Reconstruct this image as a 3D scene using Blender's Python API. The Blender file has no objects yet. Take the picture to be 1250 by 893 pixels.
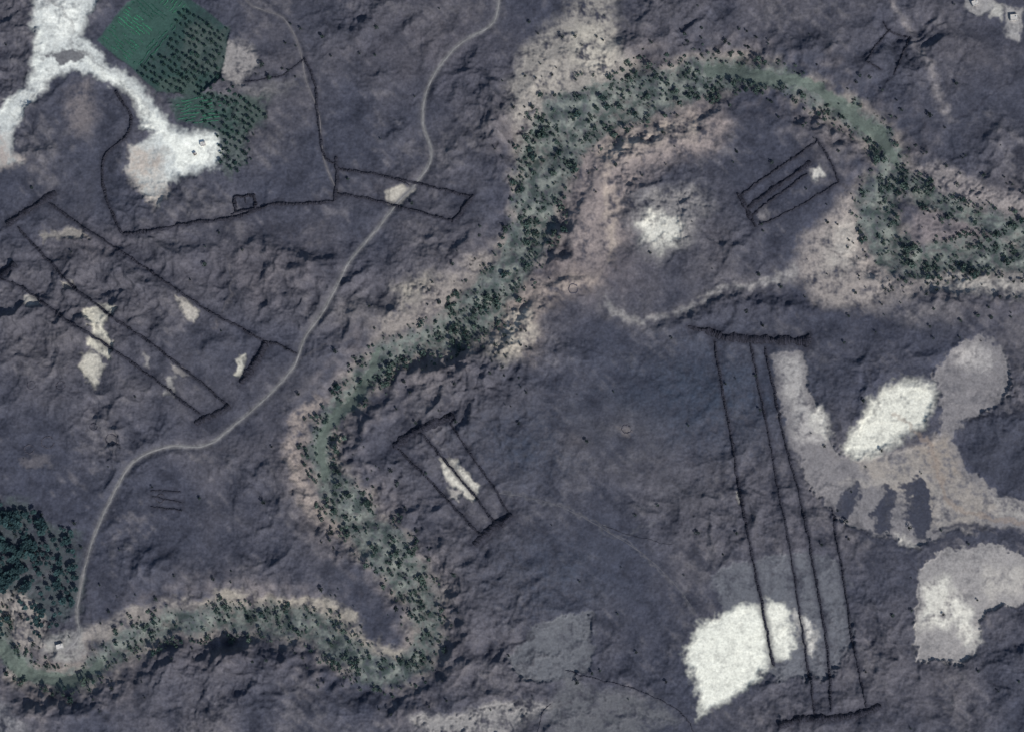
import bpy, math, numpy as np
from mathutils import Vector
rng=np.random.default_rng(7)
CX,CY=625.0,446.5
E=np.array([1.22,1.19,1.25])      # approx irradiance/pi used to turn target tone into albedo
def lin(c):
    c=np.array(c,float)/255.0
    return np.where(c<=0.04045,c/12.92,((c+0.055)/1.055)**2.4)
def alb(c): return np.clip(lin(c)/E,0.004,0.80)

# ---------------------------------------------------------------- noise
TN=512
ang=rng.random((12,TN,TN))*2*np.pi
GX=np.cos(ang).astype(np.float32); GY=np.sin(ang).astype(np.float32)
def perlin(x,y,s=0):
    s=s%12
    x=x+s*37.13; y=y+s*17.77
    xi=np.floor(x).astype(np.int32); yi=np.floor(y).astype(np.int32)
    xf=(x-xi).astype(np.float32); yf=(y-yi).astype(np.float32)
    u=xf*xf*xf*(xf*(xf*6-15)+10); v=yf*yf*yf*(yf*(yf*6-15)+10)
    x0=xi&(TN-1); x1=(xi+1)&(TN-1); y0=yi&(TN-1); y1=(yi+1)&(TN-1)
    gx=GX[s]; gy=GY[s]
    a=gx[x0,y0]*xf+gy[x0,y0]*yf
    b=gx[x1,y0]*(xf-1)+gy[x1,y0]*yf
    c=gx[x0,y1]*xf+gy[x0,y1]*(yf-1)
    d=gx[x1,y1]*(xf-1)+gy[x1,y1]*(yf-1)
    return ((a+u*(b-a))+v*((c+u*(d-c))-(a+u*(b-a))))*1.5
def sst(a,b,x):
    t=np.clip((x-a)/(b-a),0,1); return t*t*(3-2*t)

# ---------------------------------------------------------------- grid
STEP=1.12
def axis(lo,hi):
    core=np.arange(lo,hi,STEP)
    out=[];d=STEP;p=0
    while p<7000:
        d*=1.12; p+=d; out.append(p)
    out=np.array(out)
    return np.concatenate([(lo-out)[::-1],core,core[-1]+out])
au=axis(-60,1310); av=axis(-60,953)
U,V=np.meshgrid(au,av)           # rows = v
NV,NU=U.shape
w1=perlin(U/38,V/38,0); w2=perlin(U/38,V/38,1); w3=perlin(U/11,V/11,2); w4=perlin(U/11,V/11,3)
w5=perlin(U/4,V/4,4); w6=perlin(U/4,V/4,5)
UW=U+6*w1+4*w3+1.8*w5; VW=V+6*w2+4*w4+1.8*w6

n200=perlin(U/210,V/210,6); n80=perlin(U/80,V/80,7); n30=perlin(U/30,V/30,8); n12=perlin(U/12,V/12,9)
n5=perlin(U/5.2,V/5.2,10); n3=perlin(U/2.7,V/2.7,11); nst=perlin((U+V)/40,(U-V)/9,3); n20=perlin(U/20,V/20,1)
def win(pts,m):
    p=np.asarray(pts,float)
    i0=max(0,np.searchsorted(au,p[:,0].min()-m)-1); i1=min(NU,np.searchsorted(au,p[:,0].max()+m)+1)
    j0=max(0,np.searchsorted(av,p[:,1].min()-m)-1); j1=min(NV,np.searchsorted(av,p[:,1].max()+m)+1)
    return slice(j0,j1),slice(i0,i1)
def cat(pts,n=4,closed=False):
    P=np.asarray(pts,float); N=len(P); out=[]
    rngi=range(N if closed else N-1)
    for i in rngi:
        if closed: p0,p1,p2,p3=P[i-1],P[i],P[(i+1)%N],P[(i+2)%N]
        else: p0,p1,p2,p3=P[max(i-1,0)],P[i],P[i+1],P[min(i+2,N-1)]
        for k in range(n):
            t=k/n
            out.append(0.5*((2*p1)+(p2-p0)*t+(2*p0-5*p1+4*p2-p3)*t*t+(3*p1-p0-3*p2+p3)*t**3))
    if not closed: out.append(P[-1])
    return np.array(out)
def linedist(pts,m,warp=True,D=None):
    if D is None: D=np.full(U.shape,900.0,np.float32)
    A=UW if warp else U; B=VW if warp else V
    for a,b in zip(pts[:-1],pts[1:]):
        s=win([a[:2],b[:2]],m)
        x=A[s]-a[0]; y=B[s]-a[1]; dx,dy=b[0]-a[0],b[1]-a[1]
        t=np.clip((x*dx+y*dy)/(dx*dx+dy*dy+1e-9),0,1)
        d=np.hypot(x-t*dx,y-t*dy)-(a[2]+(b[2]-a[2])*t)
        D[s]=np.minimum(D[s],d)
    return D
def polysdf(pts,m=40,warp=True,smooth=False,wscale=1.0):
    P=cat(pts,3,True) if smooth else np.asarray(pts,float)
    s=win(P,m)
    A=(U[s]+(UW[s]-U[s])*wscale) if warp else U[s]; B=(V[s]+(VW[s]-V[s])*wscale) if warp else V[s]
    d=np.full(A.shape,1e9); ins=np.zeros(A.shape,bool)
    N=len(P)
    for i in range(N):
        a=P[i];b=P[(i+1)%N]
        x=A-a[0];y=B-a[1];dx,dy=b-a
        t=np.clip((x*dx+y*dy)/(dx*dx+dy*dy+1e-9),0,1)
        d=np.minimum(d,np.hypot(x-t*dx,y-t*dy))
        c=((a[1]>B)!=(b[1]>B))
        with np.errstate(divide='ignore',invalid='ignore'):
            xs=(b[0]-a[0])*(B-a[1])/(b[1]-a[1]+1e-12)+a[0]
        ins^=(c&(A<xs))
    return s,np.where(ins,-d,d)

# ---------------------------------------------------------------- layout data (metres)
RIVER=[(-700,560,16),(-300,700,14),(-120,700,14),(-40,735,14),(0,778,13),(15,803,12),(40,823,13),(75,830,13),(105,822,15),(140,797,15),(175,774,16),(215,760,16),(260,754,17),(310,756,17),(355,758,18),(385,767,19),(410,785,20),(440,806,20),(470,818,18),(500,814,17),(518,795,16),(521,765,17),(512,732,20),(492,698,24),(468,668,27),(445,643,26),(422,615,22),(404,585,18),(393,555,15),(396,525,14),(413,498,14),(436,473,16),(457,450,18),(482,430,16),(515,418,16),(550,405,22),(578,385,27),(600,360,26),(622,332,24),(642,302,25),(654,270,27),(658,235,26),(665,200,33),(682,168,38),(708,143,36),(745,126,30),(785,116,30),(830,104,26),(872,90,20),(920,90,14),(970,102,13),(1015,125,14),(1055,150,15),(1083,180,18),(1090,205,20),(1080,235,22),(1072,265,24),(1082,295,24),(1112,313,22),(1150,318,21),(1190,312,22),(1250,316,22),(1330,330,20),(1500,300,18),(1900,420,18)]
RIV2=[(1088,205,14),(1120,232,14),(1155,250,12),(1200,268,13),(1250,285,16),(1330,315,16)]
CH1=[(862,86,4),(885,84,5),(920,92,6),(960,98,6),(1000,110,6),(1035,133,6),(1065,158,6),(1088,182,5),(1093,196,4)]
CH2=[(460,432,3),(448,462,4),(432,488,5),(412,506,6),(398,528,5),(392,552,4),(396,580,3)]
CH3=[(-120,700,5),(-40,738,5),(0,785,6),(22,815,6),(52,830,7),(85,829,5),(118,812,4)]
ROAD=[(611,-70),(609,0),(600,30),(566,50),(541,75),(521,110),(516,150),(527,188),(511,220),(487,245),(460,280),(430,315),(411,350),(395,380),(371,415),(360,445),(330,480),(290,515),(252,543),(205,545),(165,562),(142,595),(116,650),(102,700),(94,745),(96,775),(80,795)]
ROAD2=[(290,-70),(300,0),(345,22),(366,60),(374,100),(389,140),(396,195),(412,235)]
ROAD3=[(1060,-70),(1085,0),(1108,30),(1130,70),(1143,115),(1160,150)]
ROAD4=[(600,600),(660,610),(700,625),(745,650),(790,680),(830,720),(850,750)]
WADI=[(735,362,3),(752,380,5),(778,388,5),(812,386,4),(850,368,4),(890,352,4),(930,345,4),(968,335,7)]
WADI2=[(745,180,8),(740,210,7),(748,245,6),(745,280,8),(748,315,4)]
T=(1.6,1.5); TT=(1.25,1.2)
GATES=[
 [([(862,402),(885,412),(925,414),(960,415),(988,416)],5.4,3.4),([(840,398),(868,404)],2.6,1.8),([(988,408),(984,424)],4,2.6),
  ([(872,415),(880,470),(892,530),(901,590),(912,650),(925,712),(936,770),(944,812)],*T),
  ([(916,418),(926,470),(938,530),(948,590),(958,640),(968,690),(978,760),(987,822),(995,872)],*TT),
  ([(934,424),(945,480),(958,540),(975,600),(988,660),(997,715),(1008,770),(1012,820),(1014,868)],*T),
  ([(1016,620),(1022,665),(1032,720),(1040,780),(1050,830),(1058,862)],*TT),
  ([(950,884),(975,876),(1010,876),(1045,872),(1075,860)],4.6,3.0)],
 [([(480,546),(500,530),(530,515),(554,508)],4.8,3.2),([(486,548),(520,580),(560,625),(590,655)],*T),([(516,530),(550,570),(580,605),(606,640)],*T),([(550,516),(570,548),(600,590),(622,628)],*TT),([(578,664),(600,645),(626,628)],5,3.2)],
 [([(412,206),(460,213),(520,226),(576,240)],*T),([(412,236),(460,245),(510,258),(556,270)],*T),([(578,238),(566,254),(552,272)],2.8,2.2),([(470,214),(500,226)],.8,1)],
 [([(8,274),(30,260),(50,246),(68,234)],3.8,2.8),([(60,248),(100,276),(150,308),(200,342),(250,376),(322,416)],*T),([(22,278),(55,314),(90,350),(130,380),(200,430),(240,462),(276,492)],*T),
  ([(-20,330),(30,352),(75,385),(130,420),(190,462),(244,506)],*T),([(326,420),(312,442),(294,468)],5.2,3.4),([(280,494),(262,506),(238,516)],4.4,2.8),([(322,416),(342,420),(362,432)],1.7,1.5),([(-5,340),(8,332),(20,322)],4.4,2.8)],
 [([(902,240),(940,212),(970,192),(998,172)],1.6,1.6),([(912,254),(945,230),(990,198)],3.0,2.2),([(918,262),(950,238),(985,212)],1.5,1.4),([(926,276),(970,255),(1024,222)],1.1,1.1),([(996,170),(1012,195),(1024,222)],1.5,1.5),([(900,236),(912,256),(922,278)],2.6,2.0)],
 [([(1056,76),(1068,56),(1086,36)],1.1,1.1),([(1090,92),(1102,66),(1112,44)],1.1,1.1),([(1078,28),(1086,38),(1112,46)],1.1,1.1),([(1056,76),(1075,86)],1.0,1.0)],
 [([(184,598),(220,600)],.8,.8),([(186,606),(222,612)],.8,.8),([(184,618),(222,622)],.9,.9)]]
def walls_smooth(l,hw,h): return (cat(l,4),hw,h)
PERIM=[walls_smooth([(372,72),(384,100),(386,130),(391,165),(396,190),(410,200)],1.4,1.5),walls_smooth([(410,192),(411,220),(408,246)],2.4,2.1),walls_smooth([(408,246),(370,249),(330,250),(300,262),(270,268),(235,272),(205,278),(175,284),(150,286)],2.1,2.0),
   walls_smooth([(150,286),(138,262),(128,238),(124,205),(130,185),(148,172),(158,158),(158,138),(140,110)],1.6,1.6),walls_smooth([(372,72),(350,90),(320,98),(300,100)],1.0,1.1)]

# ---------------------------------------------------------------- river distance
rp=cat(RIVER,3)
DR=linedist(rp,150); DR=linedist(cat(RIV2,3),150,D=DR)
DR=DR+6*n20+3.5*n12
# ---------------------------------------------------------------- colour
def C(c): return alb(c).reshape(1,1,3)
col=np.empty(U.shape+(3,),np.float64)
t=sst(-0.7,0.8,n200+0.5*n80+0.3*n30)[...,None]
col[:]=C((71,73,88))*(1-t)+C((90,88,98))*t
t=(sst(0.1,0.8,n80*0.8+0.5*n12+0.4*nst)*0.55)[...,None]
col[:]=col*(1-t)+C((110,106,112))*t
t=(sst(0.05,0.8,-n30+0.5*n5-0.3*nst)*0.7)[...,None]
col[:]=col*(1-t)+C((52,54,67))*t
soft=np.zeros(U.shape)      # softness of surface (flat sand)
def blend(c,m,s=slice(None)):
    m=m[...,None]
    col[s]=col[s]*(1-m)+C(c)*m
def gauss(u,v,ru,rv,c,k,rot=0,sf=0.6,nz=0.6):
    r=max(ru,rv)*2.2
    s=win([(u-r,v-r),(u+r,v+r)],0)
    x=UW[s]-u;y=VW[s]-v;a=math.radians(rot)
    X=(x*math.cos(a)+y*math.sin(a))/ru; Y=(-x*math.sin(a)+y*math.cos(a))/rv
    m=np.exp(-(X*X+Y*Y))*k
    m=np.clip(m*(1+nz*(n30[s]+0.8*n12[s]+0.6*n5[s])),0,1)
    blend(c,m,s); soft[s]=np.maximum(soft[s],m*sf)
# broad tints
for g in [(860,480,120,70,(62,69,86),.7),(640,540,90,60,(64,69,85),.6),(680,700,90,60,(64,69,85),.6),(700,330,60,30,(114,104,108),.75),
          (560,60,60,60,(86,83,93),.5),(330,330,110,50,(98,93,100),.5),(460,60,60,40,(78,76,86),.5),(350,90,40,60,(96,92,99),.5),
          (90,400,90,60,(90,87,95),.5),(400,480,40,30,(104,101,108),.5),(930,370,90,20,(60,61,75),.6),(1180,60,70,40,(82,80,90),.5),
          (680,250,25,60,(114,104,106),.5),(880,300,40,60,(86,84,93),.5),(500,690,60,40,(76,77,89),.5),(1080,480,60,60,(69,71,87),.5),
          (440,380,60,25,(106,102,107),.5),(600,480,50,20,(92,89,98),.4),(300,800,120,14,(57,58,72),.5),(420,380,20,14,(128,122,125),.4),(760,520,40,20,(94,92,100),.6),
          (820,600,50,30,(84,83,92),.5),(700,540,20,14,(92,88,95),.5),(200,480,60,30,(93,90,98),.4),(110,300,50,20,(104,98,103),.5),(480,230,40,20,(100,95,101),.4)]:
    gauss(*g,sf=0.1)
# river banks (pale alluvium fringe)
bankn=np.clip(0.5+0.8*n30+0.7*n12+0.4*n80+.3*n5,0,1)
m=(1-sst(0,17,DR))*bankn*0.9
blend((144,136,133),m); soft=np.maximum(soft,m*0.5)
m=(1-sst(15,60,DR))*np.clip(0.3+0.7*n80+0.6*n12,0,1)*0.45
blend((126,117,119),m)
# alluvium zones
def poly(pts,c,k=1.0,edge=(-2,2),nz=0.0,sf=0.9,warp=True,smooth=False,ws=1.2,en=1.3):
    s,d=polysdf(pts,warp=warp,smooth=smooth,wscale=ws)
    d=d+en*(2.4*n12[s]+2.0*n5[s]+1.3*n3[s])
    m=(1-sst(edge[0],edge[1],d))*k
    if nz: m=np.clip(m*(1+nz*(n30[s]+1.1*n12[s]+0.9*n5[s]+.5*n3[s])),0,1)
    blend(c,m,s); soft[s]=np.maximum(soft[s],m*sf)
    return s,m
S=(-16,12)
poly([(618,110),(635,62),(680,22),(725,-30),(760,-30),(752,40),(772,85),(745,105),(690,118),(660,150),(645,190),(628,190)],(148,142,140),.88,S,.8)
poly([(690,35),(735,22),(752,60),(735,92),(700,80)],(186,178,170),.75,S,1.0)
poly([(650,90),(680,70),(700,90),(680,120),(655,120)],(170,162,157),.65,S,.9)
poly([(700,200),(715,165),(790,148),(868,126),(895,145),(870,185),(800,205),(768,235),(765,300),(740,330),(700,315),(690,260)],(142,131,132),.85,S,.8)
poly([(720,180),(760,160),(850,140),(860,165),(790,185),(750,205)],(170,157,150),.65,S,1.0)
poly([(760,245),(800,225),(850,225),(870,250),(840,300),(810,320),(775,305)],(134,130,133),.8,S,.7)
poly([(772,268),(792,255),(815,262),(832,275),(830,300),(805,308),(782,295)],(212,208,202),.95,(-12,6),.5)
poly([(1005,262),(1030,238),(1052,232),(1052,270),(1068,305),(1105,335),(1130,352),(1090,368),(1050,382),(1005,372),(968,340),(975,300)],(154,145,144),.92,(-16,10),.6)
poly([(1015,280),(1040,270),(1045,310),(1030,340),(1000,335)],(180,172,168),.7,S,.7)
poly([(1095,190),(1140,200),(1200,225),(1265,245),(1265,275),(1200,255),(1140,235),(1105,215)],(136,129,132),.8,(-9,8),.8)
poly([(1115,260),(1160,262),(1210,285),(1200,298),(1150,300),(1105,290)],(122,114,119),.8,(-8,8),.7)
poly([(1110,335),(1180,338),(1265,342),(1265,362),(1190,356),(1130,356)],(166,160,158),.85,(-8,6),.8)
poly([(1055,372),(1120,360),(1180,372),(1160,390),(1110,400)],(112,108,114),.7,S,.7)
poly([(600,370),(640,345),(700,322),(740,330),(735,350),(690,365),(660,395),(648,445),(625,430),(600,405)],(140,129,127),.85,S,.7)
poly([(612,388),(645,375),(655,400),(640,435),(618,425)],(180,171,163),.8,(-9,6),.7)
poly([(450,400),(488,345),(560,322),(612,292),(632,305),(590,350),(545,385),(495,410),(455,425)],(132,125,125),.88,S,.8)
poly([(480,350),(530,335),(520,360),(490,372)],(160,153,146),.65,S,.8)
poly([(570,415),(610,410),(640,440),(610,440),(580,435)],(162,154,147),.65,S,.8)
poly([(350,545),(360,500),(385,480),(395,488),(375,520),(372,580),(395,620),(420,650),(400,650),(365,615)],(146,135,133),.78,(-6,6),.8)
poly([(440,640),(500,660),(535,700),(545,770),(530,810),(520,800),(528,750),(505,700),(470,665)],(130,124,126),.8,(-6,6),.8)
poly([(235,735),(270,722),(330,728),(400,730),(435,745),(450,780),(490,790),(500,805),(440,790),(410,765),(350,745),(270,740)],(148,141,136),.88,(-6,6),.8)
poly([(90,770),(150,745),(230,725),(240,735),(180,760),(130,790),(100,805)],(132,126,126),.78,(-6,6),.8)
poly([(500,875),(560,868),(640,855),(690,858),(640,885),(600,905),(520,905)],(146,142,144),.8,(-8,6),.8)
poly([(690,818),(720,835),(800,850),(830,880),(780,905),(700,905),(660,880)],(102,102,109),.8,(-12,8),.6)
poly([(-30,845),(0,855),(25,875),(45,905),(-30,910)],(128,126,132),.8,S,.6)
poly([(622,805),(650,765),(700,745),(722,748),(724,815),(690,828),(640,828)],(104,105,113),.9,(-3,2),.4,ws=.8)
# greyish zones with sharp edges on the right
poly([(940,432),(975,428),(990,470),(1000,500),(1006,535),(1030,560),(1060,555),(1130,545),(1155,520),(1148,485),(1136,462),(1152,446),(1163,415),(1200,410),(1236,440),(1236,470),(1215,500),(1178,515),(1166,535),(1178,570),(1210,595),(1270,615),(1270,652),(1225,645),(1190,640),(1140,662),(1090,660),(1030,640),(1003,610),(985,585),(965,545),(950,490)],(130,126,131),1,(-3,2),.22,ws=1.1)
poly([(945,437),(970,434),(985,470),(995,510),(1000,545),(975,540),(958,495)],(172,167,168),.85,(-11,5),.8)
poly([(1035,560),(1160,530),(1175,580),(1250,620),(1200,640),(1140,650),(1080,600)],(156,148,145),.75,(-14,8),1.0)
poly([(1160,425),(1200,418),(1222,440),(1205,460),(1170,455)],(164,159,161),.8,(-12,5),.9)
poly([(985,505),(1005,495),(1014,525),(1000,540)],(208,203,199),.85,(-8,5),.6)
poly([(1110,540),(1160,530),(1180,580),(1150,600),(1130,580)],(148,137,131),.45,(-12,6),.9)
poly([(1018,588),(1040,582),(1058,590),(1090,580),(1100,584),(1130,572),(1150,600),(1160,640),(1140,650),(1142,600),(1125,580),(1060,600)],(162,155,153),.7,(-6,4),.7)
poly([(1090,650),(1112,655),(1118,664),(1092,662)],(196,190,186),.7,(-4,4),.6)
poly([(1200,595),(1262,615),(1262,640),(1215,630)],(170,164,162),.6,(-8,5),.9)
for d in [[(1024,602),(1048,591),(1056,602),(1045,622),(1030,636),(1022,625)],[(1072,612),(1085,592),(1097,600),(1092,630),(1084,655),(1066,646)],[(1100,588),(1122,578),(1137,600),(1136,640),(1128,656),(1112,648),(1108,618)],[(1150,655),(1190,643),(1235,650),(1248,668),(1215,664),(1180,662)],[(1180,520),(1215,500),(1270,498),(1270,600),(1220,590),(1180,560)]]:
    poly(d,(67,69,83),1,(-3,2),.15,sf=0,ws=1.3)
poly([(1050,660),(1062,640),(1068,662)],(67,69,83),.8,(-2,2),sf=0)
poly([(1043,520),(1052,495),(1083,470),(1110,457),(1138,468),(1144,495),(1132,520),(1100,540),(1060,556),(1035,562),(1028,545)],(226,223,215),1,(-14,5),.25,ws=1.2)
poly([(1122,690),(1160,668),(1205,664),(1265,680),(1265,735),(1202,745),(1192,790),(1175,808),(1120,806),(1117,720)],(156,151,153),1,(-2,1.5),.2,ws=.9)
poly([(1122,712),(1160,700),(1182,740),(1198,780),(1180,795),(1165,760),(1150,770),(1122,765)],(214,209,203),.88,(-12,6),.8)
poly([(1190,690),(1262,690),(1262,725),(1200,730)],(178,172,170),.65,(-10,6),.9)
poly([(868,705),(920,680),(1000,673),(1030,690),(1042,780),(1015,825),(955,832),(900,800)],(106,107,116),.88,(-3,3),.4)
poly([(832,806),(852,770),(878,746),(906,736),(930,746),(945,800),(928,826),(890,856),(851,872),(850,835)],(236,234,226),1,(-10,5),.14,ws=1.3)
poly([(928,745),(942,732),(962,738),(972,760),(968,790),(962,806),(942,802)],(236,233,225),1,(-8,4),.16,ws=1.2)
poly([(972,745),(986,748),(994,770),(992,800),(978,785)],(210,205,202),.9,(-6,4),.5)
# white cleared ground & wash in the north west
poly([(42,-40),(122,-40),(118,10),(102,42),(135,78),(172,102),(192,128),(206,158),(265,160),(276,180),(268,206),(222,213),(202,228),(196,254),(172,238),(157,205),(160,180),(186,165),(182,132),(150,108),(108,92),(62,92),(36,125),(16,160),(24,198),(-30,206),(-30,150),(30,108),(42,62)],(204,206,207),1,(-8,4),.22,ws=1.0)
poly([(100,70),(150,100),(185,135),(205,165),(262,165),(270,185),(255,200),(215,205),(190,160),(150,110)],(240,240,236),.9,(-7,6),.4)
poly([(50,20),(75,0),(110,0),(100,35),(70,55)],(236,236,234),.8,(-8,5),.7)
poly([(20,150),(35,105),(60,80),(95,75),(100,88),(60,95),(40,125)],(232,232,230),.7,(-7,5),.8)
poly([(50,-30),(75,-30),(70,5),(52,12)],(146,143,146),.6,(-6,5),.7)
poly([(62,66),(85,56),(108,70),(100,82),(75,80)],(96,95,103),.9,(-3,3))
poly([(158,180),(200,180),(205,240),(190,258),(160,225)],(184,174,169),.78,(-6,6),.7)
poly([(-40,162),(10,168),(30,195),(0,208),(-40,210)],(170,160,158),.75,(-6,6),.7)
poly([(80,110),(108,100),(118,135),(110,165),(85,160)],(114,108,113),.75,S,.8)
poly([(275,48),(305,54),(316,90),(290,106),(268,90)],(144,139,141),.9,(-6,6),.7)
poly([(280,105),(330,100),(370,95),(350,120),(310,125)],(108,106,110),.7,S,.7)
for p,c in [([(104,380),(122,370),(141,378),(130,396),(143,425),(132,438),(120,430),(106,420),(116,400)],(200,194,184)),
          ([(100,432),(118,432),(130,445),(118,470),(103,462),(96,448)],(192,186,178)),
          ([(216,363),(228,364),(246,380),(238,392),(226,386)],(180,173,168)),([(288,436),(300,433),(296,460),(284,458)],(200,195,186)),
          ([(206,462),(216,460),(212,486),(202,482)],(154,150,150)),([(174,434),(182,434),(182,450),(177,446)],(150,145,146)),
          ([(25,364),(41,356),(48,372),(34,377)],(168,163,160)),([(73,342),(93,343),(97,356),(84,354)],(162,157,154)),
          ([(210,444),(224,446),(232,460),(218,454)],(152,146,146)),([(44,288),(70,285),(88,273),(112,288),(80,289),(50,294)],(142,136,134)),
          ([(474,232),(492,222),(504,236),(490,252),(476,246)],(184,177,170)),([(538,560),(554,562),(588,592),(580,610),(566,602),(548,585)],(222,215,206)),
          ([(548,595),(560,598),(558,612),(548,608)],(168,162,160)),([(986,208),(1000,202),(1003,213),(990,218)],(196,191,188)),
          ([(926,258),(938,252),(936,276),(928,274)],(124,120,125)),([(1170,-20),(1205,-20),(1215,12),(1195,18),(1178,8)],(160,156,158)),
          ([(1208,5),(1222,8),(1220,24),(1210,20)],(178,174,172)),([(1226,8),(1246,10),(1243,50),(1226,46)],(160,156,158)),
          ([(900,598),(903,598),(904,614),(901,614)],(180,176,174)),([(755,522),(768,516),(775,526),(764,532)],(116,110,114)),
          ([(22,560),(60,556),(62,570),(30,572)],(96,93,101)),([(125,532),(142,530),(144,542),(128,544)],(110,106,112))]:
    poly(p,c,.95,(-2.8,2.8),.3,ws=.9,en=.8)
# fields
F1=[(118,50),(155,4),(205,-22),(282,38),(270,96),(242,116),(192,112),(160,84)]
F2=[(208,122),(245,112),(305,118),(326,140),(300,165),(285,190),(262,160),(240,154),(214,148)]
poly(F1,(54,75,75),.95,(-1.5,1.5),.15,ws=.3,en=.3)
poly([(118,50),(155,4),(200,-22),(232,10),(190,55),(165,86)],(60,86,82),.9,(-1,1),.15,ws=.2,en=.3)
poly([(228,30),(282,38),(270,96),(225,88)],(80,90,90),.8,(-4,4),.5)
poly([(190,95),(240,95),(245,116),(192,112)],(72,86,84),.8,(-4,4),.5)
poly(F2,(62,80,79),.85,(-3,3),.4,ws=.4)
poly([(265,160),(300,165),(305,190),(285,215),(268,200)],(88,96,98),.85,(-5,5),.6)
poly([(275,118),(330,115),(322,160),(290,165)],(78,88,88),.7,(-5,5),.7)
# oasis ground (south west)
poly([(-40,615),(35,612),(62,640),(105,648),(100,745),(60,765),(30,730),(-40,725)],(74,81,87),.8,(-8,6),.6)
poly([(-40,715),(30,722),(55,745),(60,790),(30,800),(5,775),(-40,765)],(146,139,138),.85,(-6,5),.7)
poly([(60,775),(100,765),(100,798),(70,808),(50,800)],(138,136,137),.8,(-5,5),.6)
# river bed greens
m=(1-sst(-7,5,DR))*np.clip(0.8+0.4*n12+0.6*n5,0,1)
blend((100,107,108),m); soft=np.maximum(soft,m*.6)
m=(1-sst(-14,-2,DR))*sst(0.0,0.6,n12+0.5*n30+0.7*n5)*.8
blend((134,137,134),m)
m=(1-sst(-12,2,DR))*sst(0.05,0.6,-n12+0.8*n5)*.75
blend((64,76,76),m)
for ch in (CH1,CH2,CH3):
    d=linedist(cat([(a,b,w+1.5) for a,b,w in ch],3),20)
    blend((97,107,103),(1-sst(-2,2,d))*.9)
# wadis and dusty tracks
d=linedist(cat(WADI,3),25); blend((156,152,153),(1-sst(-3,3,d))*np.clip(.6+.9*n12+.4*n5,0,1)); 
d=linedist(cat([(a,b,w+12) for a,b,w in WADI],3),25); blend((122,117,122),(1-sst(-12,4,d))*np.clip(.5+.6*n12,0,1)*.6)
d=linedist(cat(WADI2,3),25); blend((180,165,157),(1-sst(-4,5,d))*np.clip(.5+.8*n12+.4*n5,0,1)*.85)
def P3(l,w): return cat([(a,b,w) for a,b in l],4)
dr1=linedist(P3(ROAD,1.6),25,warp=False)
blend((122,120,124),(1-sst(-.5,2.2,dr1))*np.clip(.8+.35*n12+.3*n5,0,1)); blend((102,100,107),(1-sst(0,9,dr1))*np.clip(.4+.5*n20,0,1)*.6)
dr2=linedist(P3(ROAD2,1.2),25,warp=False); blend((106,103,109),(1-sst(-1,2.5,dr2))*.7)
dr3=linedist(P3(ROAD3,4),25); blend((134,128,132),(1-sst(-4,5,dr3))*np.clip(.6+.6*n12,0,1)*.9)
dr4=linedist(P3(ROAD4,.8),25); blend((98,97,105),(1-sst(-1,2,dr4))*.65)
for l,c,w,k in [([(1265,70),(1200,120),(1168,152)],(52,53,66),1,.7),([(360,440),(420,415),(455,395)],(102,98,105),1,.5),([(60,0),(88,30),(92,58),(130,82)],(120,118,122),1,.4),
            ([(1090,505),(1125,530),(1140,560),(1150,590),(1170,620),(1250,640)],(148,132,124),2,.5),([(1140,650),(1200,640),(1262,668)],(60,62,76),2,.8),
            ([(1120,650),(1120,690),(1118,806)],(80,80,90),.8,.6),([(1180,520),(1200,508),(1262,498)],(46,48,61),1.8,.8),([(725,640),(745,655),(800,640)],(92,92,100),.8,.5),
            ([(280,320),(285,360),(260,400)],(108,103,108),.8,.5),([(1170,810),(1180,840),(1175,893)],(96,95,103),.8,.5),
            ([(1003,612),(1030,642),(1090,664),(1140,664)],(56,58,72),1,.7),([(910,290),(940,310),(960,330)],(60,61,74),1,.6)]:
    d=linedist(P3(l,w),20); blend(c,(1-sst(-1,2,d))*k)
# darker strips blended into the ground colour along the walls
def resample(p,step):
    p=np.asarray(p,float)[:,:2]; s=np.concatenate([[0],np.cumsum(np.hypot(*np.diff(p,axis=0).T))])
    n=max(2,int(s[-1]/step)); t=np.linspace(0,s[-1],n)
    return np.stack([np.interp(t,s,p[:,0]),np.interp(t,s,p[:,1])],1)
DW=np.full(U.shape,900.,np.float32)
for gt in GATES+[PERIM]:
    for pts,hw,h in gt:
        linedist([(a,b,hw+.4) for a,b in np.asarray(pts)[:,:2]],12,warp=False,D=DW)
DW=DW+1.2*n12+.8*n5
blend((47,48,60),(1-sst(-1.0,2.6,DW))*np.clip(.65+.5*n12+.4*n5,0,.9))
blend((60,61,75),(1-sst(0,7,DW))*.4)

# ---------------------------------------------------------------- height
calm=np.clip(0.72+0.9*n200+0.85*perlin(U/120,V/120,2),0.3,1.6)
for (u0,v0,r0,k0) in [(820,500,130,.6),(640,640,110,.5),(300,540,50,.4),(1100,850,80,.5)]:
    calm=calm*(1-k0*np.exp(-((U-u0)**2+(V-v0)**2)/r0**2))
rough=calm*(1-0.9*np.clip(soft,0,1))
rv=1-sst(-2,16,DR)
rough=rough*(1-.5*rv)
roadf=1-sst(0,8,np.minimum(dr1,dr2)); 
def ridg(x): return 1-2*np.abs(x)
ux=U+14*w1+4*w3; vx=V+14*w2+4*w4
r60=ridg(perlin(ux/62,vx/62,5)); r27=ridg(perlin(ux/27,vx/27,6)); r12=ridg(perlin(ux/12,vx/12,7))
fine=.5*r12+.42*n5+.30*n3
H=5*perlin(ux/170,vx/170,4)+rough*(5.0*r60+2.0*r27+fine+.7*n12+2.6*n30)*(1-.75*roadf)+(.18*n3+.2*n5)*(1-.8*np.clip(soft,0,1))+.03*n5
vn=np.clip(.8+1.3*n80+.5*n30,.15,1.5)
H+=-8*(1-sst(0,34,DR+7*n30))*vn -2*(1-sst(-12,2,DR))
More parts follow.
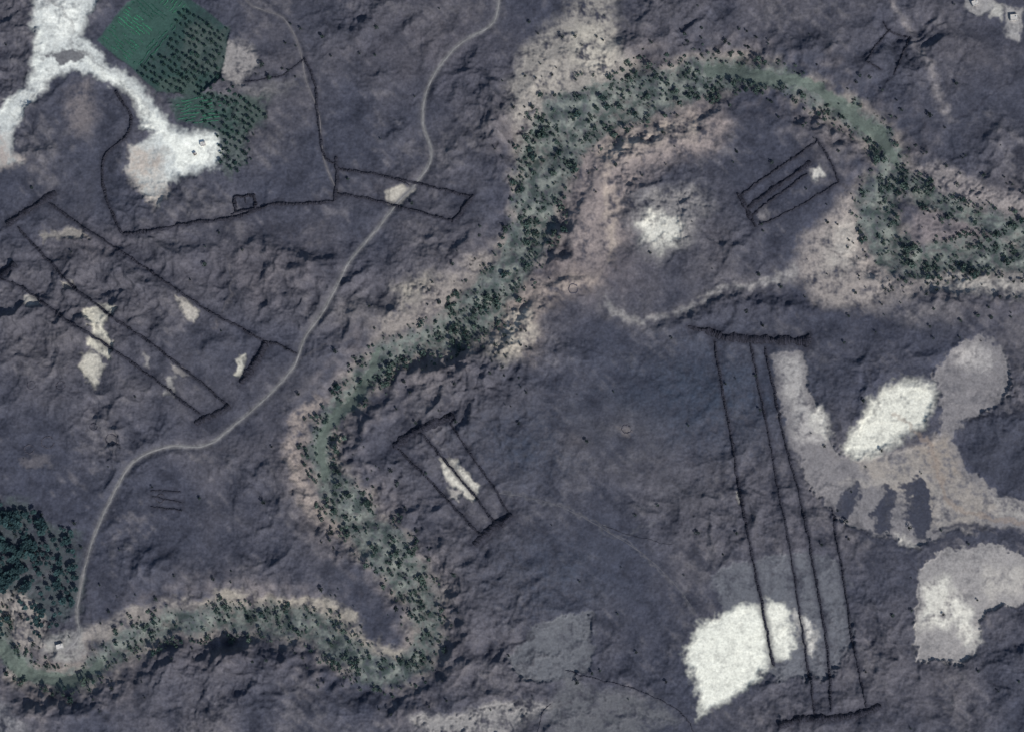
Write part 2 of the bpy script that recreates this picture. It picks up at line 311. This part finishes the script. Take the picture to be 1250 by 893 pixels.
H+=2.4*np.exp(-((DR-34)/13)**2)*vn
def hill(u,v,ru,rv_,h,rot=0):
    r=max(ru,rv_)*2.5; s=win([(u-r,v-r),(u+r,v+r)],0)
    x=UW[s]-u;y=VW[s]-v;a=math.radians(rot)
    X=(x*math.cos(a)+y*math.sin(a))/ru;Y=(-x*math.sin(a)+y*math.cos(a))/rv_
    H[s]+=h*np.exp(-(X*X+Y*Y))*(1+.45*n12[s]+.3*n30[s])
for hh in [(860,385,60,10,8,-20),(945,374,50,9,7,5),(575,457,60,12,8,6),(450,520,20,40,7,10),(425,565,12,40,7,-5),(780,240,14,30,6,0),
           (260,425,20,16,5,0),(350,320,50,18,8,20),(400,320,30,12,6,0),(190,300,30,12,5,30),(560,190,14,20,6,0),(430,35,40,16,7,0),(600,130,14,30,6,0),
           (320,800,80,8,8,0),(90,868,60,12,7,0),(430,862,40,16,7,0),(170,690,40,20,7,0),(300,570,40,16,5,10),(340,620,20,12,5,0),(230,310,26,14,6,0),
           (700,430,30,12,6,0),(880,170,26,12,5,0),(900,290,12,26,6,0),(990,60,40,14,6,0),(1220,170,30,20,6,0),(1170,420,20,16,4,0),(440,690,30,20,6,0),(840,270,10,18,5,0),
           (690,290,14,40,6,20),(640,160,8,40,4,10),(530,640,14,30,6,0),(480,380,20,8,5,0),(690,345,30,6,5,-15),(60,190,20,12,6,0),(40,60,12,40,5,0),(130,560,20,8,5,0),(480,160,16,14,6,0),(460,100,20,10,5,0)]:
    hill(*hh)
H=H.astype(np.float64)
# dust gathers in the hollows, bare dark basalt on the crests
rel=(r27-.4)+.6*(r12-.4)+.5*(r60-.4)
dm=np.clip(1-soft*1.4,0,1)
f=1-0.11*rel*dm
f*=1+(0.11*n5+0.10*n3+0.09*n12+0.06*nst)*np.where(soft>.6,.8,1.3)
col*=f[...,None]
col=np.clip(col,0.004,0.80)
far=np.maximum(np.maximum(-U-200,U-1450),np.maximum(-V-200,V-1093)); 
H+=sst(0,3000,far)*40*perlin(U/900,V/900,3)
def hz(u,v):
    u=np.asarray(u,float);v=np.asarray(v,float)
    i=np.clip(np.searchsorted(au,u)-1,0,NU-2); j=np.clip(np.searchsorted(av,v)-1,0,NV-2)
    fu=np.clip((u-au[i])/(au[i+1]-au[i]),0,1); fv=np.clip((v-av[j])/(av[j+1]-av[j]),0,1)
    return (H[j,i]*(1-fu)+H[j,i+1]*fu)*(1-fv)+(H[j+1,i]*(1-fu)+H[j+1,i+1]*fu)*fv
def gridval(A,u,v):
    i=np.clip(np.searchsorted(au,u)-1,0,NU-1); j=np.clip(np.searchsorted(av,v)-1,0,NV-1)
    return A[j,i]

# ---------------------------------------------------------------- mesh helpers
def make_mesh(name,verts,quads,colors=None,smooth=True):
    me=bpy.data.meshes.new(name)
    verts=np.asarray(verts,np.float32); quads=np.asarray(quads,np.int32)
    k=quads.shape[1]
    me.vertices.add(len(verts)); me.vertices.foreach_set("co",verts.ravel())
    me.loops.add(quads.size); me.loops.foreach_set("vertex_index",quads.ravel())
    me.polygons.add(len(quads))
    me.polygons.foreach_set("loop_start",np.arange(len(quads),dtype=np.int32)*k)
    me.polygons.foreach_set("use_smooth",np.full(len(quads),smooth,bool))
    me.update(calc_edges=True)
    if colors is not None:
        a=me.color_attributes.new("Col",'FLOAT_COLOR','POINT')
        c=np.ones((len(verts),4),np.float32); c[:,:3]=colors
        a.data.foreach_set("color",c.ravel())
    ob=bpy.data.objects.new(name,me); bpy.context.scene.collection.objects.link(ob)
    return ob
def W(u,v,z): return np.stack([u-CX,CY-v,z],-1)

# ---------------------------------------------------------------- materials
def mat(name,rough=0.95,var=0.25,scale=0.6,bump=0.4,bscale=0.8,bdist=0.6,spec=0.15):
    m=bpy.data.materials.new(name); m.use_nodes=True; nt=m.node_tree; N=nt.nodes; L=nt.links
    b=N["Principled BSDF"]; b.inputs["Roughness"].default_value=rough; b.inputs["Specular IOR Level"].default_value=spec
    tc=N.new("ShaderNodeTexCoord")
    nz=N.new("ShaderNodeTexNoise"); nz.inputs["Scale"].default_value=scale; nz.inputs["Detail"].default_value=3; nz.inputs["Roughness"].default_value=.65
    L.new(tc.outputs["Object"],nz.inputs["Vector"])
    mr=N.new("ShaderNodeMapRange"); mr.inputs["From Min"].default_value=.25; mr.inputs["From Max"].default_value=.75
    mr.inputs["To Min"].default_value=1-var; mr.inputs["To Max"].default_value=1+var
    L.new(nz.outputs["Fac"],mr.inputs["Value"])
    vm=N.new("ShaderNodeVectorMath"); vm.operation='SCALE'
    at=N.new("ShaderNodeVertexColor"); at.layer_name="Col"; L.new(at.outputs["Color"],vm.inputs[0])
    L.new(mr.outputs["Result"],vm.inputs["Scale"]); L.new(vm.outputs["Vector"],b.inputs["Base Color"])
    if bump:
        n2=N.new("ShaderNodeTexNoise"); n2.inputs["Scale"].default_value=bscale; n2.inputs["Detail"].default_value=2
        L.new(tc.outputs["Object"],n2.inputs["Vector"])
        bp=N.new("ShaderNodeBump"); bp.inputs["Strength"].default_value=bump; bp.inputs["Distance"].default_value=bdist
        L.new(n2.outputs["Fac"],bp.inputs["Height"]); L.new(bp.outputs["Normal"],b.inputs["Normal"])
    return m
M_ground=mat("basalt_and_sand",var=.2,scale=.35,bump=.3,bscale=.3,bdist=1.2)
M_wall=mat("basalt_rubble",var=.3,scale=1.2,bump=.6)
M_road=mat("dusty_track",var=.15,scale=.5,bump=.2)
M_leaf=mat("foliage",var=.2,scale=.5,bump=0)
M_crop=mat("crop_leaves",var=.35,scale=.8,bump=0)

# ---------------------------------------------------------------- ground
idx=np.arange(NU*NV).reshape(NV,NU)
q=np.stack([idx[:-1,:-1],idx[1:,:-1],idx[1:,1:],idx[:-1,1:]],-1).reshape(-1,4)
g=make_mesh("ground",W(U,V,H).reshape(-1,3),q,col.reshape(-1,3)); g.data.materials.append(M_ground)

# ---------------------------------------------------------------- ribbons: tracks, channels, walls
def frame(p):
    t=np.gradient(p,axis=0); t/=np.hypot(t[:,0],t[:,1])[:,None]+1e-9
    return np.stack([-t[:,1],t[:,0]],1)
def sheet(name,pts,hw,color,material,lift=.12,wv=.25):
    p=resample(cat(pts,6),1.2); n=frame(p); k=5
    p=p+n*(.8*perlin(p[:,0]/17,p[:,1]/17,2))[:,None]
    w=hw*(1+wv*perlin(p[:,0]/9,p[:,1]/9,5)*1.5+wv*perlin(p[:,0]/3,p[:,1]/3,6))
    off=np.linspace(-1,1,k)
    u=p[:,0,None]+n[:,0,None]*off*w[:,None]; v=p[:,1,None]+n[:,1,None]*off*w[:,None]
    z=hz(u,v)+lift*np.array([-.6,1,1,1,-.6])
    I=np.arange(len(p)*k).reshape(-1,k)
    q=np.stack([I[:-1,:-1],I[1:,:-1],I[1:,1:],I[:-1,1:]],-1).reshape(-1,4)
    c=np.tile(alb(color),(len(p)*k,1))*(1+.2*perlin(u/6,v/6,7)+.14*perlin(u/20,v/20,8)).reshape(-1,1)
    o=make_mesh(name,W(u,v,z).reshape(-1,3),q,c); o.data.materials.append(material); return o
sheet("dirt_road",ROAD,1.2,(126,124,128),M_road)
sheet("dirt_road",ROAD2,.8,(106,103,109),M_road)
sheet("footpath",ROAD4,.5,(94,93,101),M_road)
for ch in (CH1,CH2,CH3):
    sheet("riverbed_channel",[(a,b) for a,b,w in ch],3.8,(96,105,102),M_road,lift=.2,wv=.4)

def wallgeo(lines,color=(46,46,57),gap=.06):
    VV=[];QQ=[];CC=[];base=0
    for pts,hw,h in lines:
        p=resample(np.asarray(pts,float),1.1); N=len(p)
        if N<3: continue
        n=frame(p); big=hw>2.3
        wob=1.3*perlin(p[:,0]/16,p[:,1]/16,3)+.7*perlin(p[:,0]/6,p[:,1]/6,8)
        p=p+n*(rng.normal(0,.12 if big else .22,N)+wob)[:,None]
        off=np.array([-1,-.72,-.3,.1,.45,.78,1.]); hh=np.array([-.3,.45,.9,1,.85,.4,-.3]); k=7
        w=hw*np.clip(1+.55*perlin(p[:,0]/12,p[:,1]/12,6)+.35*perlin(p[:,0]/4,p[:,1]/4,7)+rng.normal(0,.08,N),.35,1.6)
        w*=np.clip(np.minimum(np.arange(N),np.arange(N)[::-1])/3+.5,0,1)
        ht=h*np.clip(.85+.5*perlin(p[:,0]/8,p[:,1]/8,4)+rng.normal(0,.08 if big else .15,N),.1,1.5)
        ht=np.where((rng.random(N)<gap)&(not big),ht*.1,ht)
        u=p[:,0,None]+n[:,0,None]*off*w[:,None]; v=p[:,1,None]+n[:,1,None]*off*w[:,None]
        zb=hz(u,v)
        if big:   # large banks of rubble level out the bumps below them
            kk=np.ones(7)/7; zm=np.convolve(np.pad(zb.mean(1),3,mode='edge'),kk,mode='valid'); zb=np.maximum(zb*.4+zm[:,None]*.6,zb-.4)
        z=zb+hh*ht[:,None]+rng.normal(0,(.05 if big else .10)*h,(N,k))
        I=np.arange(N*k).reshape(N,k)+base
        q=np.stack([I[:-1,:-1],I[1:,:-1],I[1:,1:],I[:-1,1:]],-1).reshape(-1,4)
        VV.append(W(u,v,z).reshape(-1,3));QQ.append(q);base+=N*k
        CC.append(np.tile(alb(color),(N*k,1))*rng.uniform(.6,1.5,(N*k,1)))
    return np.concatenate(VV),np.concatenate(QQ),np.concatenate(CC)
def wall(name,lines,**k):
    v,q,c=wallgeo(lines,**k); o=make_mesh(name,v,q,c,smooth=False); o.data.materials.append(M_wall); return o
for gt in GATES: wall("stone_wall",gt)
wall("perimeter_wall",PERIM)
wall("field_boundary_wall",[walls_smooth([(690,818),(720,826),(780,842),(830,868),(850,900)],.8,.9),walls_smooth([(655,893),(662,870),(672,858)],.6,.8),walls_smooth([(735,640),(760,650),(820,665)],.4,.5)],color=(58,58,70))
wall("stone_enclosure",[([(286,240),(310,238),(312,256),(288,259),(286,240)],1.9,2.3),([(298,239),(299,248)],1,1.6),([(288,259),(282,262)],1.2,1.4)],gap=.02)
for (u,v,r) in [(58,540,8),(36,548,6),(137,536,7),(75,470,6),(40,470,5),(700,352,6),(196,608,5),(115,520,5),(765,524,6)]:
    a=np.linspace(0,2*np.pi*.9,24); wall("stone_circle",[(np.stack([u+r*np.cos(a),v+r*np.sin(a)*.9],1),.8,.6)],color=(72,70,81),gap=.2)

# ---------------------------------------------------------------- trees
def quadset(cent,size,r):
    n=len(cent)
    a=r.normal(size=(n,3)); a[:,2]*=.45; a/=np.linalg.norm(a,axis=1)[:,None]
    b=r.normal(size=(n,3)); b[:,2]*=.6; b-=a*(a*b).sum(1)[:,None]; b/=np.linalg.norm(b,axis=1)[:,None]
    s=size[:,None]
    return np.stack([cent-a*s-b*s*.55,cent+a*s*.6-b*s,cent+a*s+b*s*.6,cent-a*s*.5+b*s],1)
def tube(p0,p1,r0,r1,k=5):
    p0=np.array(p0,float);p1=np.array(p1,float); a=np.linspace(0,2*np.pi,k,endpoint=False)
    d=p1-p0; d/=np.linalg.norm(d); x=np.cross(d,[0.3,.9,.1]); x/=np.linalg.norm(x); y=np.cross(d,x)
    ring=np.cos(a)[:,None]*x+np.sin(a)[:,None]*y
    A=p0+ring*r0;B=p1+ring*r1
    return np.stack([A,np.roll(A,-1,0),np.roll(B,-1,0),B],1)
def proto(seed,n=44,flat=.45,hh=1.25):
    r=np.random.default_rng(seed)
    wood=[tube((0,0,-.15),(0.04,.03,.55*hh),.09,.06)]
    lob=[]
    for i in range(5):
        a=i*1.256+r.uniform(-.5,.5); d=r.uniform(.35,.62); c=np.array([d*math.cos(a),d*math.sin(a),hh*r.uniform(.85,1.05)]); lob.append((c,r.uniform(.3,.5)))
        wood.append(tube((0.04,.03,.5*hh),c,.05,.02,3))
    lob.append((np.array([0,0,hh*1.1]),.42))
    cs=[];br=[]
    for i in range(n):
        c,R=lob[r.integers(len(lob))]; d=r.normal(size=3); d/=np.linalg.norm(d); d*=R*r.uniform(.5,1)**.5; d[2]*=flat/.45*.6
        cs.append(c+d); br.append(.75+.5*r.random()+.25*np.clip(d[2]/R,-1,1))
    cs=np.array(cs); Q=quadset(cs,r.uniform(.16,.27,n),r)
    w=np.concatenate(wood)
    return np.concatenate([w,Q]),np.concatenate([np.full(len(w),-1.0),np.array(br)])
def palm(seed):
    r=np.random.default_rng(seed); hh=1.7
    qs=[tube((0,0,-.1),(.05,.02,hh),.07,.05)]; br=[-1.0]*5
    for i in range(22):
        a=i*2.4+r.uniform(-.2,.2); el=r.uniform(-.1,1.1); L=r.uniform(.85,1.1)
        pts=[];x=0;z=hh
        for k in range(4):
            pts.append(np.array([.05+math.cos(a)*x,math.sin(a)*x,z])); e=el-k*.55; x+=L/3*math.cos(e); z+=L/3*math.sin(e)
        side=np.array([-math.sin(a),math.cos(a),0])
        wd=[.05,.17,.15,.03]
        for k in range(3):
            qs.append(np.array([[pts[k]-side*wd[k],pts[k+1]-side*wd[k+1],pts[k+1]+side*wd[k+1],pts[k]+side*wd[k]]])); br.append(.8+.4*r.random())
    return np.concatenate(qs),np.array(br)
PROT=[proto(100+i) for i in range(8)]
BUSH=[proto(200+i,n=18,flat=.6,hh=.6) for i in range(5)]
PALM=[palm(300+i) for i in range(5)]
def plant(name,U_,V_,R_,colors,protos):
    VS=[];CS=[]
    z=hz(U_,V_)
    pi=rng.integers(len(protos),size=len(U_))
    for k,(Q,br) in enumerate(protos):
        sel=np.where(pi==k)[0]
        if not len(sel): continue
        a=rng.random(len(sel))*2*np.pi; ca,sa=np.cos(a),np.sin(a); P=Q.reshape(-1,3)
        sx=R_[sel]*rng.uniform(.8,1.3,len(sel)); sy=R_[sel]; sz=R_[sel]*rng.uniform(.8,1.2,len(sel))
        x=P[None,:,0]*sx[:,None];y=P[None,:,1]*sy[:,None]
        X=x*ca[:,None]-y*sa[:,None]; Y=x*sa[:,None]+y*ca[:,None]; Z=P[None,:,2]*sz[:,None]
        wv=W(U_[sel],V_[sel],z[sel])
        VS.append((np.stack([X,Y,Z],-1)+wv[:,None,:]).reshape(-1,3))
        b=np.repeat(br,4)
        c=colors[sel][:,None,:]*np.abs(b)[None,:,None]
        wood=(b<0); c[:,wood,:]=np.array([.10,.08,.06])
        CS.append(c.reshape(-1,3))
    Vv=np.concatenate(VS); q=np.arange(len(Vv)).reshape(-1,4)
    print(name,len(U_))
    o=make_mesh(name,Vv,q,np.concatenate(CS),smooth=False); o.data.materials.append(M_leaf); return o
def tcol(n,a=(42,60,61),b=(80,94,89)):
    t=rng.random((n,1))**1.2; return (alb(a)*(1-t)+alb(b)*t)*rng.uniform(.85,1.15,(n,1))
def sample(n,dens,u0=-55,u1=1305,v0=-55,v1=948):
    u=rng.uniform(u0,u1,n);v=rng.uniform(v0,v1,n); d=dens(u,v); k=rng.random(n)<d; return u[k],v[k]
CHD=np.full(U.shape,900.,np.float32)
for ch in (CH1,CH2,CH3): linedist(cat(ch,3),20,warp=False,D=CHD)
def dens1(u,v):
    d=gridval(DR,u,v); cl=.48+1.7*perlin(u/20,v/20,8)+.8*perlin(u/60,v/60,9)
    base=np.where(d<-2,.34,np.where(d<9,.34,0))*np.clip(cl,.12,1.9)
    for (a,b,r,k) in [(580,378,30,2.8),(645,295,24,1.9),(655,250,22,1.7),(800,118,34,1.8),(880,75,22,1.9),(460,448,20,2.0),(900,76,26,1.9),(520,790,20,1.4),(440,800,24,1.5),(1085,180,20,1.9),(1090,250,26,1.6),(200,760,40,1.4),(1150,315,40,1.5),(430,620,20,1.3)]:
        base=base*(1+(k-1)*np.exp(-((u-a)**2+(v-b)**2)/r**2))
    return np.where(gridval(CHD,u,v)<2,0,base)
u,v=sample(100000,dens1); n=len(u)
R=np.clip(rng.lognormal(.66,.40,n),1.1,4.8)
plant("riverside_trees",u,v,R,tcol(n),PROT)
u,v=sample(80000,lambda u,v:np.where(gridval(DR,u,v)<4,.2,0)*(gridval(CHD,u,v)>2)); n=len(u)
plant("riverside_shrubs",u,v,rng.uniform(.7,1.6,n),tcol(n,(52,68,68),(100,110,104)),BUSH)
# sparse scatter in the alluvium
ZN=[(690,70,55,50,.07),(640,180,25,60,.07),(800,170,70,35,.045),(1020,300,35,60,.04),(1160,250,90,60,.07),(1150,350,110,30,.06),(620,420,40,30,.08),(540,350,60,30,.05),(880,50,60,20,.08),(1080,130,50,50,.03),
    (330,95,40,22,.07),(290,160,30,40,.07),(900,400,110,40,.008),(480,500,50,60,.009),(60,690,50,60,.07),(170,770,80,30,.03),(470,760,40,50,.04),(640,470,12,20,.10),(1110,400,50,30,.03),(1050,560,60,60,.006),(410,60,40,25,.04),(1060,760,40,60,.012),(1150,700,80,60,.008),(1060,70,120,50,.006)]
def dens2(u,v):
    d=np.full(u.shape,.0035)
    for a,b,ru,rv_,k in ZN: d=d+k*np.exp(-(((u-a)/ru)**2+((v-b)/rv_)**2))
    d+=.06*(np.abs(gridval(DR,u,v)-20)<18)*np.clip(.5+perlin(u/40,v/40,2),0,1.2)
    return d
u,v=sample(46000,dens2); 
k=~((u>830)&(u<1000)&(v>730)&(v<870))&~((u>10)&(u<270)&(v>0)&(v<210))&(gridval(dr1,u,v)>4); u,v=u[k],v[k]; n=len(u)
plant("acacia_scrub",u,v,np.clip(rng.lognormal(.55,.34,n),.9,3.5),tcol(n,(36,44,49),(58,69,69)),PROT)
def inpoly(P,u,v):
    P=np.asarray(P,float); ins=np.zeros(np.shape(u),bool)
    for i in range(len(P)):
        a=P[i];b=P[(i+1)%len(P)]
        c=((a[1]>v)!=(b[1]>v)); xs=(b[0]-a[0])*(v-a[1])/(b[1]-a[1]+1e-12)+a[0]; ins^=(c&(u<xs))
    return ins
G1=[(-50,612),(36,614),(58,640),(44,668),(50,700),(30,724),(-50,715)]
G2=[(40,632),(100,650),(92,740),(64,770),(30,722),(48,690)]
u,v=sample(5600,lambda u,v:inpoly(G1,u,v)*.33*np.clip(.8+2.4*perlin(u/18,v/18,3),.05,2.2)+inpoly(G2,u,v)*.10*np.clip(.8+2*perlin(u/14,v/14,5),.1,2),-50,110,600,780)
u2,v2=sample(900,lambda u,v:.3*inpoly([(20,730),(50,735),(55,780),(40,770)],u,v)+.3*inpoly([(-50,780),(0,740),(10,760),(0,780)],u,v),-50,110,720,800)
u=np.concatenate([u,u2]);v=np.concatenate([v,v2]); n=len(u)
plant("date_palm_grove",u,v,rng.uniform(2.0,4.4,n),tcol(n,(30,48,55),(56,78,82)),PALM)
# orchard in rows
ou=[];ov=[]
for i in range(-30,40):
    for j in range(-30,40):
        a=math.radians(-58); x=245+(i*7.8*math.cos(a)-j*7.2*math.sin(a)); y=90+(i*7.8*math.sin(a)+j*7.2*math.cos(a))
        ou.append(x+rng.normal(0,.6)); ov.append(y+rng.normal(0,.6))
ou=np.array(ou);ov=np.array(ov)
OR=[(222,10),(282,38),(272,96),(300,118),(322,135),(306,165),(308,195),(285,216),(268,200),(262,165),(245,150),(244,118),(196,112),(165,86),(205,62)]
k=inpoly(OR,ou,ov)&(rng.random(len(ou))<.85); ou,ov=ou[k],ov[k]
plant("orchard_trees",ou,ov,rng.uniform(1.6,3.3,len(ou)),tcol(len(ou),(28,47,49),(46,68,64)),PROT)
# crop rows
def crop(name,P,ang_,sp,c,h=.7,hw=.8):
    P=np.asarray(P,float); a=math.radians(ang_); d=np.array([math.cos(a),math.sin(a)]); nn=np.array([-d[1],d[0]]); cen=P.mean(0)
    lines=[]
    for o in np.arange(-120,120,sp):
        t=np.arange(-150,150,1.2); p=cen+d*t[:,None]+nn*o
        ins=inpoly(P,p[:,0],p[:,1])&(perlin(p[:,0]/9,p[:,1]/9,2)>-.3)
        i=0
        while i<len(t):
            if ins[i]:
                j=i
                while j<len(t) and ins[j]: j+=1
                if j-i>3: lines.append((p[i:j],hw*rng.uniform(.7,1.3),h))
                i=j
            else: i+=1
    if not lines: return
    v_,q_,c_=wallgeo(lines,color=c); o=make_mesh(name,v_,q_,c_,smooth=False); o.data.materials.append(M_crop)
crop("crop_field",[(123,48),(138,29),(171,58),(157,75)],40,4.2,(52,96,82))
crop("crop_field",[(142,24),(156,7),(188,36),(175,54)],40,4.2,(60,116,94))
crop("crop_field",[(159,2),(172,-4),(206,20),(193,32)],40,4.2,(46,84,75))
crop("crop_field",[(177,-8),(205,-20),(230,4),(212,18)],-50,5.0,(54,98,82))
crop("crop_field",[(161,78),(193,42),(209,26),(218,34),(178,80)],-50,5.0,(46,82,73))
crop("crop_field",[(214,122),(244,118),(272,124),(268,150),(240,152),(216,146)],-8,4.2,(54,100,84))

# ---------------------------------------------------------------- buildings
M_plaster=mat("plaster",var=.12,scale=.8,bump=.1)
def box(c,s,color,name,parent):
    x,y,z=s[0]/2,s[1]/2,s[2]/2
    v=np.array([[sx*x,sy*y,sz*z] for sx in(-1,1) for sy in(-1,1) for sz in(-1,1)])+np.array(c)
    f=[(0,1,3,2),(4,6,7,5),(0,4,5,1),(2,3,7,6),(0,2,6,4),(1,5,7,3)]
    o=make_mesh(name,v,f,np.tile(np.array(color),(8,1)),smooth=False); o.data.materials.append(M_plaster); o.parent=parent
    bm=o.modifiers.new("b",'BEVEL'); bm.width=.04; bm.segments=2
    return o
def house(name,u,v,L_,W_,h,rot,c=(.55,.53,.50)):
    e=bpy.data.objects.new(name,None); bpy.context.scene.collection.objects.link(e)
    e.location=(u-CX,CY-v,float(hz(u,v))-.2); e.rotation_euler[2]=math.radians(rot)
    box((0,0,h/2),(L_,W_,h),c,"walls",e)
    box((0,0,h+.06),(L_-.5,W_-.5,.1),[.8*a for a in c],"roof",e)
    for s in(-1,1):
        box((0,s*(W_/2-.13),h+.31),(L_,.25,.6),c,"parapet",e); box((s*(L_/2-.13),0,h+.31),(.25,W_-.54,.6),c,"parapet",e)
    box((0,-W_/2-.03,1.1),(1,.1,2.2),(.12,.07,.04),"door",e)
    for s in(-1,1): box((s*L_*.32,-W_/2-.03,1.7),(1,.1,1),(.03,.04,.05),"window",e)
    box((L_*.25,W_*.15,h+.6),(1.4,1.4,1.0),(.5,.5,.5),"water_tank",e)
house("farmhouse",74,788,8,6,3.4,15,(.62,.6,.57))
house("pump_house",248,176,6,5,3.2,10)
house("farm_shed",238,188,4,3,2.6,30,(.25,.22,.2))
house("farmhouse",1237,22,9,7,3.4,5)
house("farmhouse",1190,4,8,6,3.2,20)

# ---------------------------------------------------------------- light, world, camera
az,el=math.radians(142),math.radians(40)
S_=Vector((math.cos(el)*math.sin(az),math.cos(el)*math.cos(az),math.sin(el)))
sd=bpy.data.lights.new("sun",'SUN'); sd.energy=4.4; sd.angle=math.radians(.5); sd.color=(1,.96,.9)
so=bpy.data.objects.new("sun",sd); so.rotation_euler=S_.to_track_quat('Z','Y').to_euler(); so.location=(600,-600,900); bpy.context.scene.collection.objects.link(so)
w=bpy.data.worlds.new("World"); bpy.context.scene.world=w; w.use_nodes=True
sk=w.node_tree.nodes.new("ShaderNodeTexSky"); sk.sky_type='NISHITA'; sk.sun_disc=False; sk.sun_elevation=el; sk.sun_rotation=az
bg=w.node_tree.nodes["Background"]; bg.inputs["Strength"].default_value=.1; w.node_tree.links.new(sk.outputs[0],bg.inputs[0])
cd=bpy.data.cameras.new("camera"); cam=bpy.data.objects.new("camera",cd); bpy.context.scene.collection.objects.link(cam)
Hc=2600; cam.location=(0,0,Hc); cam.rotation_euler=(0,0,0); cd.sensor_width=36; cd.lens=36*Hc/1250; cd.clip_start=10; cd.clip_end=30000
sc=bpy.context.scene; sc.camera=cam
sc.view_settings.view_transform='Standard'; sc.view_settings.look='None'; sc.view_settings.exposure=0
print("verts",NU*NV,"H",H.min(),H.max())
